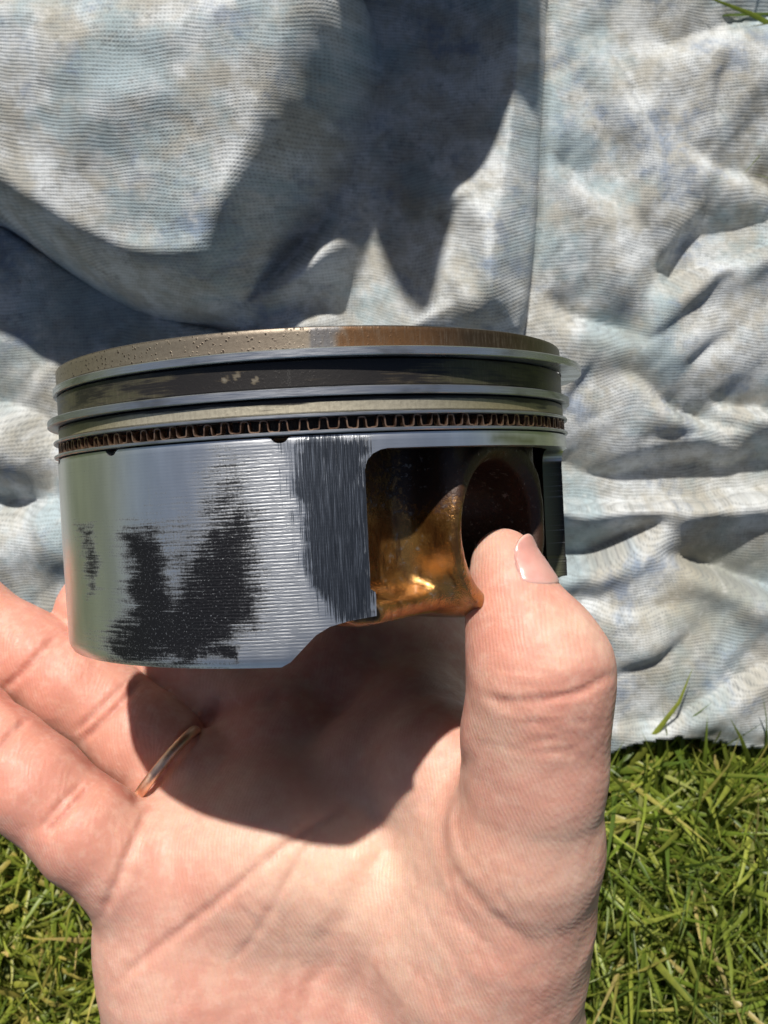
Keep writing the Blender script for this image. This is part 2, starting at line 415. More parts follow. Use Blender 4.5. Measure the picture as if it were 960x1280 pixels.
def crease(Q, pts, D, wu, wl, t0=.25, t1=.25):
    """a fold's foot: the cloth drops to the line within wu px on the upper side and climbs back over wl px below it"""
    d, t, sg = polyline_dist(Q, smooth_curve(pts, 6)); up = sg > 0
    tp = (sstep(0, t0, t) if t0 else 1.0) * (sstep(0, t1, 1 - t) if t1 else 1.0)
    x = d / np.where(up, wu, wl)
    return -D * tp * np.where(up, 1 / (1 + x ** 2.4), np.exp(-x ** 1.3)) + .35 * D * tp * np.where(up, np.exp(-((d - wu * 2.6) / (wu * 2.2)) ** 2), 0)

def base_h(Q):
    q = Q + 22 * np.c_[fbm(Q / 80, 2, 61) - .5, fbm(Q / 80, 2, 62) - .5]
    h = 21 + 12 * (fbm(Q / 210, 2, 3) - .5) + 6 * (wrinkle(q, 200, 70, -1.0, 9, 2) - .5) + 2.6 * (wrinkle(q, 90, 34, -.9, 21, 2) - .5) + .9 * (wrinkle(q, 60, 16, -.7, 23, 2) - .5)
    h += crease(q, [(640, 616), (700, 618), (760, 622), (860, 615), (1010, 604)], 25, 9, 54, 0, 0)
    h += crease(q, [(800, 366), (840, 350), (900, 316), (1010, 262)], 24, 10, 60, .55, 0)
    h += crease(q, [(765, 452), (835, 488), (900, 522), (970, 540)], 12, 9, 40, .5, .4)
    h += crease(q, [(890, 488), (950, 502), (1020, 512)], 10, 9, 40, .5, 0)
    h += crease(q, [(690, 188), (735, 208), (800, 262)], 6, 8, 36, .2, .6)
    h += crease(q, [(835, 140), (880, 172), (950, 200), (1030, 222)], 6, 12, 60, .5, 0)
    h += crease(q, [(690, 356), (745, 390), (830, 424)], 11, 12, 46, .3, .5)
    h += crease(q, [(670, 690), (750, 690), (830, 655), (880, 628)], 15, 10, 40, .1, .5)
    h += crease(q, [(810, 686), (880, 702), (1010, 748)], 15, 10, 46, .45, 0)
    h += crease(q, [(750, 908), (850, 900), (925, 855), (1010, 800)], 6, 8, 50, .2, .2)
    h += crease(q, [(790, 46), (870, 34), (1000, -6)], 8, 18, 40, .35, 0)
    # thin tension wrinkles
    for pts, dd in (([(716, 30), (742, 120), (792, 230)], 2.6), ([(760, 10), (800, 110), (858, 200)], 2.4), ([(905, 210), (880, 280), (812, 372)], 2.8), ([(760, 420), (716, 500), (690, 560)], 2.4), ([(800, 240), (826, 300), (842, 350)], 2.6),
                    ([(960, 300), (890, 370), (780, 440)], 2.6), ([(780, 560), (860, 540), (980, 560)], 2.0), ([(700, 740), (800, 760), (900, 750)], 2.2), ([(880, 780), (820, 830), (740, 850)], 2.4), ([(940, 400), (880, 440), (850, 480)], 2.2), ([(930, 40), (905, 100), (915, 170)], 2.4), ([(900, 570), (960, 582), (1010, 575)], 2.0)):
        h += crease(q, pts, dd, 6, 16, .4, .4)
    h += ridge(q, [(728, 195), (768, 300), (800, 420)], 5, 34, 26, .35) + ridge(q, [(780, 100), (826, 240), (856, 340)], 5, 30, 24, .35) + ridge(q, [(742, 20), (775, 120), (800, 200)], 4, 26, 22, .35)
    h += ridge(q, [(760, 560), (860, 548), (1000, 556)], 4, 40, 30, .3) + ridge(q, [(720, 770), (790, 800), (860, 812)], 5, 50, 40, .4)
    # the left side below the big billow
    h += crease(q, [(-70, 480), (10, 500), (90, 560)], 12, 22, 50, 0, .3) + crease(q, [(-70, 610), (10, 628), (90, 610)], 12, 22, 50, 0, .2)
    h += ridge(q, [(-60, 560), (20, 600), (60, 660), (74, 730)], 6, 50, 26, .25)
    h -= 9 * np.exp(-((Q[:, 0] - 70) / 90) ** 2 - ((Q[:, 1] - 400) / 70) ** 2)
    fl = sstep(4, 30, poly_sd(Q, FLAP)); h = h * (1 - fl) + np.minimum(h, 5) * fl
    e = poly_sd(Q, RAG_EDGE); h -= 2.5 * (1 - sstep(0, 26, e))
    return np.maximum(h, 4)

FLAP = [(-420, 318), (-60, 262), (0, 292), (70, 338), (150, 378), (230, 410), (300, 428), (380, 432), (470, 436), (560, 440), (660, 442),
        (672, 380), (684, 300), (692, 200), (697, 100), (700, 0), (720, -120), (730, -420), (-420, -420)]

def flap_h(Q):
    h = 16 + 5 * (fbm(Q / 170, 2, 31) - .5) + 4.5 * (wrinkle(Q, 150, 70, -.5, 37, 2) - .5) + 1.2 * (wrinkle(Q, 60, 30, .3, 41, 2) - .5)
    lobe = [(-200, -80), (60, -60), (260, -40), (430, -20), (468, 60), (448, 150), (405, 240), (340, 330), (290, 385), (220, 396), (140, 368), (60, 318), (-20, 270), (-200, 230)]
    sd = poly_sd(Q, smooth_curve(lobe + [lobe[0]], 4))
    wd = 52 + 42 * sstep(240, 400, Q[:, 0] + .25 * (250 - Q[:, 1])); tt_ = np.clip((sd + 10) / wd, 0, 1)
    h += 54 * (1 - (1 - tt_) ** 2.0) * sstep(-14, 6, sd) + 8 * sstep(40, 200, sd)
    h += ridge(Q, [(40, 60), (130, 160), (250, 290)], 4, 80, 60, .4) - ridge(Q, [(520, 120), (490, 230), (455, 330), (440, 440)], 9, 34, 34, .15)
    tri = [(692, -60), (600, -60), (588, 120), (562, 225), (525, 320), (470, 440), (660, 450), (684, 300)]
    h += 22 * sstep(-30, 80, poly_sd(Q, smooth_curve(tri + [tri[0]], 4)))
    # unseen heap added beyond the top edge, shaped to cast shadows on the cloth
    x = Q[:, 0]
    prof = 62 * sstep(120, 190, x) - 34 * sstep(270, 330, x) + 84 * sstep(350, 420, x) - 26 * sstep(530, 610, x); prof = prof * (1 - sstep(610, 690, x)) + 14 * np.exp(-((x - 150) / 36) ** 2)
    prof = prof + 52 * np.exp(-((x - 432) / 62) ** 2)
    prof *= .90 + .2 * fbm(np.c_[x / 60, Q[:, 1] * 0], 2, 51)
    h += prof * (1 - sstep(-170, -40, Q[:, 1]))
    h += ridge(Q, [(540, 250), (580, 262), (602, 320), (608, 430)], 9, 30, 17, .3)
    h += ridge(Q, [(240, 405), (330, 372), (400, 325), (450, 262)], 15, 26, 20, .3) + ridge(Q, [(300, 425), (380, 405), (450, 400)], 7, 16, 16, .3)
    h += ridge(Q, [(505, 262), (545, 254), (600, 246)], 5, 30, 10, .35)
    h += ridge(Q, [(560, 340), (575, 385), (590, 430)], 5, 26, 12, .3)
    e = poly_sd(Q, FLAP); h -= 12 * (1 - sstep(-4, 26, e)) ** 1.5
    return h

def rag():
    m = mat_rag()
    o = sheet('rag', -235, 205, -100, 265, 1.0, base_h, lambda q: poly_sd(q, RAG_EDGE) + 3 * (vnoise(q / 6, 5) - .5) > 0, m)
    tag(o, 'crumpled pale grey cotton rag with blue stains, spread on the grass behind the piston', 'rag')
    sheet('folded_flap', -235, 90, 40, 265, 1.0, flap_h, lambda q: poly_sd(q, FLAP) > 0, m, o)
    return o

# ------------------------------------------------------------------ the piston
R = 43.0
ROLL, TILT = math.radians(3.0), math.radians(1.0)
PM = Matrix.Rotation(ROLL, 3, 'Z') @ Matrix.Rotation(TILT, 3, 'X')
PPOS = np.array([-11.8, 10.6, H - 168.0])
PIN = 52.0                                                          # direction of the pin, degrees right of the camera

def pworld(V):
    return np.asarray(V) @ np.array(PM).T + PPOS

def cyl(th, r, y):
    a = np.radians(th); return np.stack([r * np.sin(a), np.broadcast_to(y, np.shape(a)) + 0 * a, r * np.cos(a)], -1)

def lathe(prof, n=360, th0=0.0, th1=360.0, off=(0, 0)):
    """revolve a closed profile [(r, y)] round the local y axis"""
    prof = np.array(prof, float); m = len(prof); full = abs(th1 - th0 - 360) < 1e-6
    th = np.linspace(th0, th1, n, endpoint=not full); V = []
    for t in th: V.append(cyl(np.full(m, t), prof[:, 0], prof[:, 1]))
    V = np.array(V); V[..., 0] += off[0]; V[..., 2] += off[1]
    uv = np.stack([np.repeat(th[:, None], m, 1) * math.pi / 180 * R, np.repeat(prof[None, :, 1], n, 0)], -1)
    Fc = []
    for i in range(n if full else n - 1):
        for j in range(m):
            a, b = i * m + j, ((i + 1) % n) * m + j; c, d = ((i + 1) % n) * m + (j + 1) % m, i * m + (j + 1) % m
            Fc.append((a, b, c, d))
    if not full: Fc += [tuple(range(m)), tuple((n - 1) * m + k for k in reversed(range(m)))]
    return V.reshape(-1, 3), Fc, uv.reshape(-1, 2)

def sub(prof, step=.35):
    out = []
    for k in range(len(prof)):
        a, b = np.array(prof[k], float), np.array(prof[(k + 1) % len(prof)], float); n = max(1, int(np.linalg.norm(b - a) / step)) if max(a[0], b[0]) > 38.5 and min(a[0], b[0]) > 38 else 1
        for i in range(n): out.append(a + (b - a) * i / n)
    return out

def surface_nets(D, org, h):
    ins = D < 0; nx, ny, nz = D.shape
    cnt = np.zeros((nx - 1, ny - 1, nz - 1), np.int8)
    for a in (0, 1):
        for b in (0, 1):
            for c in (0, 1): cnt += ins[a:nx - 1 + a, b:ny - 1 + b, c:nz - 1 + c]
    act = np.argwhere((cnt > 0) & (cnt < 8)); vid = np.full(cnt.shape, -1, np.int32); vid[tuple(act.T)] = np.arange(len(act))
    acc = np.zeros((len(act), 3)); num = np.zeros(len(act)); cor = [(a, b, c) for a in (0, 1) for b in (0, 1) for c in (0, 1)]
    for p in cor:
        for k in range(3):
            if p[k] == 0:
                q = list(p); q[k] = 1; A = D[tuple((act + p).T)]; B = D[tuple((act + q).T)]; m = (A < 0) != (B < 0)
                t = np.where(m, A / np.where(m, A - B, 1), 0); pt = np.array(p, float)[None] + 0 * act; pt[:, k] += t
                acc[m] += pt[m]; num[m] += 1
    V = org + h * (act + acc / num[:, None]); Fs = []
    for k in range(3):
        o1, o2 = [(1, 2), (2, 0), (0, 1)][k]; s0 = [slice(None)] * 3; s1 = [slice(None)] * 3
        s0[k] = slice(0, -1); s1[k] = slice(1, None); e = ins[tuple(s0)] != ins[tuple(s1)]
        E = np.argwhere(e); ok = (E[:, o1] > 0) & (E[:, o2] > 0) & (E[:, o1] < D.shape[o1] - 1) & (E[:, o2] < D.shape[o2] - 1); E = E[ok]
        fl = ins[tuple(E.T)]
        def g(d1, d2):
            x = E.copy(); x[:, o1] -= d1; x[:, o2] -= d2; return vid[tuple(x.T)]
        q = np.stack([g(1, 1), g(0, 1), g(0, 0), g(1, 0)], 1); q[~fl] = q[~fl][:, ::-1]; Fs.append(q)
    return V, np.concatenate(Fs)

def relax(V, Fc, it=2, lam=.5):
    e = np.concatenate([Fc[:, [0, 1]], Fc[:, [1, 2]], Fc[:, [2, 3]], Fc[:, [3, 0]]]); n = len(V)
    deg = np.bincount(e[:, 0], minlength=n) + np.bincount(e[:, 1], minlength=n)
    for _ in range(it):
        for l in (lam, -lam * 1.02):
            A = np.stack([np.bincount(e[:, 0], V[e[:, 1], k], n) + np.bincount(e[:, 1], V[e[:, 0], k], n) for k in range(3)], 1)
            V = V + l * (A / np.maximum(deg, 1)[:, None] - V)
    return V

def vnormals(V, Fc):
    N = np.zeros_like(V); f = np.cross(V[Fc[:, 2]] - V[Fc[:, 0]], V[Fc[:, 3]] - V[Fc[:, 1]])
    for k in range(4):
        for c in range(3): N[:, c] += np.bincount(Fc[:, k], f[:, c], len(V))
    return N / np.maximum(np.linalg.norm(N, axis=1), 1e-9)[:, None]

def smin(a, b, k):
    h = np.clip(.5 + .5 * (b - a) / k, 0, 1); return b + (a - b) * h - k * h * (1 - h)

def piston():
    root = empty('piston', PPOS, PM)
    tag(root, 'worn aluminium engine piston with scuffed skirt, held between thumb and fingers', 'piston')
    # ---- crown: lands and ring grooves
    A = 42.55; G = 38.6
    prof = [(0.01, 14.3), (A - .5, 14.3), (A - .1, 14.15), (A, 13.9), (A, 11.55), (A - .15, 11.35), (G, 11.35), (G, 9.95), (42.4, 9.95), (42.55, 9.8), (42.55, 6.55), (42.4, 6.4), (G, 6.4), (G, 4.95),
            (42.45, 4.95), (42.6, 4.8), (42.6, 3.15), (42.45, 3.0), (G, 3.0), (G, .12), (36, -.1), (36, 8.5), (0.01, 9.5)]
    V, Fc, uv = lathe(sub(prof), 540)
    W = pworld(V); px = proj(W); front = V[:, 2] > 0; y = V[:, 1]; th = np.degrees(np.arctan2(V[:, 0], V[:, 2]))
    tone = np.tile(np.array([.30, .25, .19]), (len(V), 1)); soot_shade = np.zeros(len(V)); pit = np.zeros(len(V))
    top = y > 11.4; x = np.where(front, px[:, 0] + 26 * (fbm(V / 1.6, 3, 14) - .5), 300.0)
    n1 = fbm(np.c_[th / 6, y], 3, 4)
    def blend(m, c): tone[:] = tone + np.clip(m, 0, 1)[:, None] * (np.array(c) - tone)
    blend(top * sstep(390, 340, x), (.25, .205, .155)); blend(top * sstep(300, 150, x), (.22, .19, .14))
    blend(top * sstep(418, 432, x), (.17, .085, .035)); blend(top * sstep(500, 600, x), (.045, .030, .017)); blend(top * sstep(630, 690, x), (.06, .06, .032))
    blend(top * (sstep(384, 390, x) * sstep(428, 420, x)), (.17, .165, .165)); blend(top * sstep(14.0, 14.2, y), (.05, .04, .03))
    pit = np.where(top, .25 + .75 * sstep(430, 300, x), .1)
    soot_shade = np.where(top, .1 * n1 + .5 * sstep(600, 720, x) * n1, soot_shade)
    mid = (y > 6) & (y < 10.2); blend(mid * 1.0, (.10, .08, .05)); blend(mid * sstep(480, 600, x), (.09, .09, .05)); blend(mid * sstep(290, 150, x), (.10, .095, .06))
    soot_shade = np.where(mid, .78 - .30 * sstep(470, 620, x) - .25 * sstep(260, 90, x) + .65 * (n1 - .5), soot_shade)
    ch = np.zeros(len(V))
    for cxp, cyp in ((281, 475), (296, 470), (319, 475)):
        ch = np.maximum(ch, np.exp(-(((px[:, 0] - cxp + .5 * (px[:, 1] - cyp)) / 2.6) ** 2 + ((px[:, 1] - cyp) / 3.6) ** 2) * 1.0) * (.55 + .9 * n1))
    soot_shade -= mid * ch * 1.2; blend(mid * ch * .75, (.36, .33, .27))
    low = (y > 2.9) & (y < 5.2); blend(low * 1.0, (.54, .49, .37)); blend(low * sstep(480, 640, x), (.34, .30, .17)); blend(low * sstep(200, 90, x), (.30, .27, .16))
    soot_shade = np.where(low, .05 + .5 * sstep(.5, .75, fbm(np.c_[th / 14, y * .5], 3, 19)) + .8 * sstep(4.15, 4.6, y) + .35 * sstep(560, 700, x) * n1, soot_shade)  # upper strip darkened: the ring's cast shadow put into the colour
    r = np.hypot(V[:, 0], V[:, 2]); soot_shade = np.where(r < 42.2, np.where(y > 14, .6, 1.0), soot_shade)
    crown = mk('crown', V, Fc, crown_mat(), root, sharp=28, uv=uv, attrs={'tone': tone, 'soot_shade': soot_shade, 'pit': pit})

    # ---- skirt: one outline unrolled (arc mm, height mm), meshed, bent round the axis
    deg = math.pi / 180 * R
    def panel(c):
        o = []
        q = [(-49.8, -2.1), (-51.2, -2.25), (-50.4, -3.2), (-50, -4.6), (-50, -20.6), (-50.9, -21.0), (-50.9, -24.0), (-46, -24.4), (-42.5, -25.0), (-40, -26.0), (-37.5, -27.8), (-35.3, -29.4), (-33.5, -30.15)]
        q = [(-54.5, -2.05), (-53.2, -2.2), (-51.7, -2.7), (-50.6, -3.6), (-50.1, -4.8), (-50, -20.5), (-50.9, -21.0), (-50.9, -24.1), (-46, -24.5), (-42.5, -25.1), (-40, -26.1), (-37.5, -27.9), (-35.3, -29.5), (-33.5, -30.2)]
        return [(c + a, y) for a, y in q] + [(c - a, y) for a, y in reversed(q)]
    bottom = panel(-38.0) + panel(142.0)
    t0, t1 = PIN - 180.0, PIN + 180.0
    outline = [(t0, -2.05)]
    def dens(a, b):
        n = max(1, int(max(abs(b[0] - a[0]) * deg, abs(b[1] - a[1])) / .7)); return [(a[0] + (b[0] - a[0]) * i / n, a[1] + (b[1] - a[1]) * i / n) for i in range(1, n + 1)]
    for b in bottom + [(t1, -2.05)]: outline += dens(outline[-1], b)
    notch = [th for th in (-38.0, -2.5, -66.0, 140, 158, 122, 176, 104)]
    tops = []
    nt = 720
    for i in range(nt + 1):
        th_ = t1 + (t0 - t1) * i / nt; yv = 0.0
        for nn in notch:
            dd = abs(th_ - nn) * deg
            if dd < 1.15: yv = min(yv, -.75 * math.sqrt(max(0, 1 - (dd / 1.15) ** 2)) - .05)
        tops.append((th_, yv))
    outline += tops
    pts = np.array([(a * deg, b) for a, b in outline]); nb = len(pts)
    gx = np.arange(t0 * deg + .3, t1 * deg, .55); gy = np.arange(-30, 0, .5); Gx, Gy = np.meshgrid(gx, gy)
    Gp = np.c_[Gx.ravel(), Gy.ravel()]; Gp = Gp + rng.uniform(-.04, .04, Gp.shape)
    Gp = Gp[(Gp[:, 1] > -3.0) | (np.abs(((Gp[:, 0] / deg + 38) + 90) % 180 - 90) < 52)]
    sdv = poly_sd(Gp, pts); Gp = Gp[sdv > .22]
    allp = np.vstack([pts, Gp])
    vo, eo, fo, _, _, _ = delaunay_2d_cdt([Vector(p) for p in allp], [(i, (i + 1) % nb) for i in range(nb)], [], 1, 1e-5)
    vo = np.array([tuple(v) for v in vo]); fo = np.array([f for f in fo if len(f) == 3])
    th_, y_ = vo[:, 0] / deg, vo[:, 1]
    rr = R - .0005 * (y_ + 10) ** 2 - np.clip(-29.3 - y_, 0, 2) * .55 - np.clip(y_ + .25, 0, 1) * .5
    Vo = cyl(th_, rr, y_); Vi = cyl(th_, np.full(len(th_), 39.6), y_)
    tri = fo; n = len(vo)
    ar = (vo[tri[:, 1], 0] - vo[tri[:, 0], 0]) * (vo[tri[:, 2], 1] - vo[tri[:, 0], 1]) - (vo[tri[:, 1], 1] - vo[tri[:, 0], 1]) * (vo[tri[:, 2], 0] - vo[tri[:, 0], 0])
    tri[ar < 0] = tri[ar < 0][:, ::-1]
    ed = {}
    for a, b, c in tri:
        for e in ((a, b), (b, c), (c, a)): ed[e] = 1
    bd = [e for e in ed if (e[1], e[0]) not in ed]
    Fc = [tuple(t) for t in tri] + [(a + n, c + n, b + n) for a, b, c in tri]
    # side walls get their own vertices' sharpness from the angle
    Fc += [(b, a, a + n, b + n) for a, b in bd]
    V = np.vstack([Vo, Vi]); W = pworld(V); px = proj(W); front = (V[:, 2] > 0)
    uvv = np.vstack([vo, vo])
    def soft(poly, s): return sstep(-s, s, poly_sd(px, poly)) * front
    wob = (fbm(px / 14, 3, 8) - .5) * 26; pw = px + np.c_[wob, wob * .6]
    def softw(poly, s): return sstep(-s, s, poly_sd(pw, poly)) * front
    coat = np.zeros(len(V))
    coat = np.maximum(coat, 1.12 * softw([(232, 700), (262, 650), (300, 620), (322, 650), (326, 720), (322, 780), (280, 812), (215, 824), (150, 818), (140, 802), (165, 770), (215, 760)], 56))
    coat = np.maximum(coat, 1.0 * softw([(158, 668), (195, 660), (206, 700), (222, 760), (235, 820), (160, 818), (160, 740)], 42))
    coat = np.maximum(coat, .66 * softw([(270, 560), (318, 575), (322, 660), (255, 720), (240, 640)], 44))
    coat = np.maximum(coat, .9 * softw([(135, 802), (220, 812), (300, 806), (290, 823), (180, 823), (138, 817)], 8))
    coat = np.maximum(coat, .62 * softw([(98, 660), (118, 655), (122, 730), (106, 745)], 12))
    coat = np.maximum(coat, .44 * softw([(190, 650), (300, 600), (310, 800), (170, 810)], 50))
    scuff = softw([(372, 548), (460, 548), (463, 640), (468, 772), (428, 778), (398, 742), (380, 690), (374, 620)], 19)
    scuff = np.maximum(scuff, .42 * softw([(345, 548), (375, 548), (385, 700), (400, 770), (370, 700)], 10))
    stripe = np.maximum(softw([(262, 572), (345, 560), (375, 640), (392, 740), (410, 782), (340, 830), (250, 815), (225, 740), (245, 640)], 26), .06)
    back = ~front; pa = np.abs(((uvv[:, 0] / deg - 140) + 180) % 360 - 180)
    bn = fbm(np.c_[uvv[:, 0] / 9, uvv[:, 1] / 9], 3, 77)
    coat = np.where(back & (pa < 50), .75 * sstep(.45, .65, bn), coat); th2 = (uvv[:, 0] / deg) % 360; coat = np.maximum(coat, 1.3 * sstep(70, 84, th2) * sstep(135, 118, th2) * sstep(-3, -5, uvv[:, 1])); stripe = np.where(back & (pa < 50), .8, stripe)  # coat also blackens the far panel's edge, shade put into the colour
    oil = softw([(612, 543), (662, 545), (672, 556), (615, 552)], 6) + .0 * coat
    inner = np.r_[np.zeros(n), np.ones(n)] > 0; oil = np.where(inner, 1.0, oil); stripe = np.where(inner, 0, stripe)
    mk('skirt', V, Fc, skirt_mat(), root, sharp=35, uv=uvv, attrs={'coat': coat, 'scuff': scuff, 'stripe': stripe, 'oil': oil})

    # ---- the two pin bosses with their side walls, cast surfaces
    bm_ = boss_mat(); h = .55; yc = -14.2
    P_ = np.arange(17, 41, h); S_ = np.arange(-33, 33.1, h); Y_ = np.arange(-31, 1.5, h)
    p, s, y = np.meshgrid(P_, S_, Y_, indexing='ij')
    def box(c, b, r):
        q = [np.abs(v - cc) - (bb - r) for v, cc, bb in zip((p, s, y), c, b)]
        return np.sqrt(sum(np.maximum(v, 0) ** 2 for v in q)) + np.minimum(np.maximum(np.maximum(q[0], q[1]), q[2]), 0) - r
    web = box((25.2, 0, -12), (2.6, 31, 12.6), .6)
    rad = np.hypot(s, y - yc); boss = np.maximum(rad - 13.2, np.abs(p - 27.5) - 9.5)
    colm = box((27.5, 0, -5), (9.0, 12.6, 8), 2.0)
    bar = box((26.8, 3, -24.2), (5.0, 22, 1.5), 1.2)
    D = smin(web, smin(boss, colm, 2.5), 4.0); D = smin(D, bar, 4.5)
    D = np.maximum(D, np.sqrt(p ** 2 + s ** 2) - 42.0)
    D = np.maximum(D, -(np.minimum(rad - 10.4, np.maximum(rad - 11.4 + (37.0 - p) * 1.0, -(p - 34)))))
    D = np.maximum(D, y - .05)
    Vb, Fb = surface_nets(D, np.array([17, -33, -31.0]), h); Vb = relax(Vb, Fb, 3)
    for ang in (PIN, PIN + 180):
        a = math.radians(ang); ep = np.array([math.sin(a), 0, math.cos(a)]); es = np.array([-math.cos(a), 0, math.sin(a)])
        VV = Vb[:, :1] * ep + Vb[:, 1:2] * es + Vb[:, 2:3] * np.array([0, 1, 0])
        q = proj(pworld(VV))
        char_shade = (.45 + .55 * sstep(24, 31, Vb[:, 0])) * sstep(-17, -7, Vb[:, 2] + 6 * (fbm(Vb / 5, 3, 3) - .5)) * .70 + 1.3 * sstep(600, 640, q[:, 0]); inn = np.hypot(Vb[:, 1], Vb[:, 2] - yc) < 10.8; char_shade = np.maximum(char_shade, inn * (Vb[:, 0] < 36.2) * 1.0)  # shade put into the colour inside the hole and right of it; darker upwards
        mk('pin_boss', VV, Fb[:, ::-1] if np.dot(np.cross(ep, es), (0, 1, 0)) < 0 else Fb, bm_, root, attrs={'char_shade': char_shade})

    # ---- rings
    st = steel_mat('ring_steel', (.58, .60, .63), .30); st2 = steel_mat('ring_steel_dark', (.50, .52, .56), .34)
    def ringp(y0, y1, ro, ri, b=.12): return [(ri, y1), (ro - b, y1), (ro, y1 - b), (ro, y0 + b), (ro - b, y0), (ri, y0)]
    for (y0, y1, ro, off, m) in ((10.1, 11.25, 44.7, (1.4, -.7), st), (5.1, 6.25, 44.2, (-.3, -.75), st2)):
        V, Fc, uv = lathe(ringp(y0, y1, ro, ro - 3.3), 420, -178, 172, off)
        mk('compression_ring', V, Fc, m, root, sharp=30, uv=uv)
    for (y0, y1) in ((2.42, 2.86), (.22, .66)):
        V, Fc, uv = lathe(ringp(y0, y1, 43.35, 40.2, .1), 420, -150, 203, (-.1, .05))
        mk('oil_ring_rail', V, Fc, st2, root, sharp=30, uv=uv)
    # expander: a meandering ribbon between the rails
    per = 2.55; nper = int(2 * math.pi * 42.4 / per); path = []
    unit = smooth_curve([(0, .78), (.36, .82), (.46, 1.1), (.50, 1.9), (.60, 2.24), (.98, 2.26), (1.16, 2.0), (1.22, 1.1), (1.36, .80), (1.62, .78)], 2)
    unit[:, 0] *= per / 1.72
    for k in range(nper):
        jj = rng.normal(0, .07); per_j = rng.normal(0, .10)
        for ux, uy in unit: path.append((k * per + ux + per_j * math.sin(math.pi * ux / per), uy + jj))
    path = np.array(path); tn = np.gradient(path, axis=0); tn /= np.linalg.norm(tn, axis=1)[:, None]; nr = np.c_[-tn[:, 1], tn[:, 0]]
    V = []
    for (u, v), nn in zip(path, nr):
        a = u / (nper * per) * 360.0
        for dn, rr_ in ((.085, 42.75), (-.085, 42.75), (-.085, 41.4), (.085, 41.4)):
            V.append(cyl(np.array(a + dn * nn[0] / 42.4 * 57.3), rr_, v + dn * nn[1]))
    m = len(path); Fc = []
    for i in range(m):
        j = (i + 1) % m
        for k in range(4): Fc.append((i * 4 + k, i * 4 + (k + 1) % 4, j * 4 + (k + 1) % 4, j * 4 + k))
    mk('oil_ring_expander', np.array(V), Fc, expander_mat(), root, smooth=False)
    return root

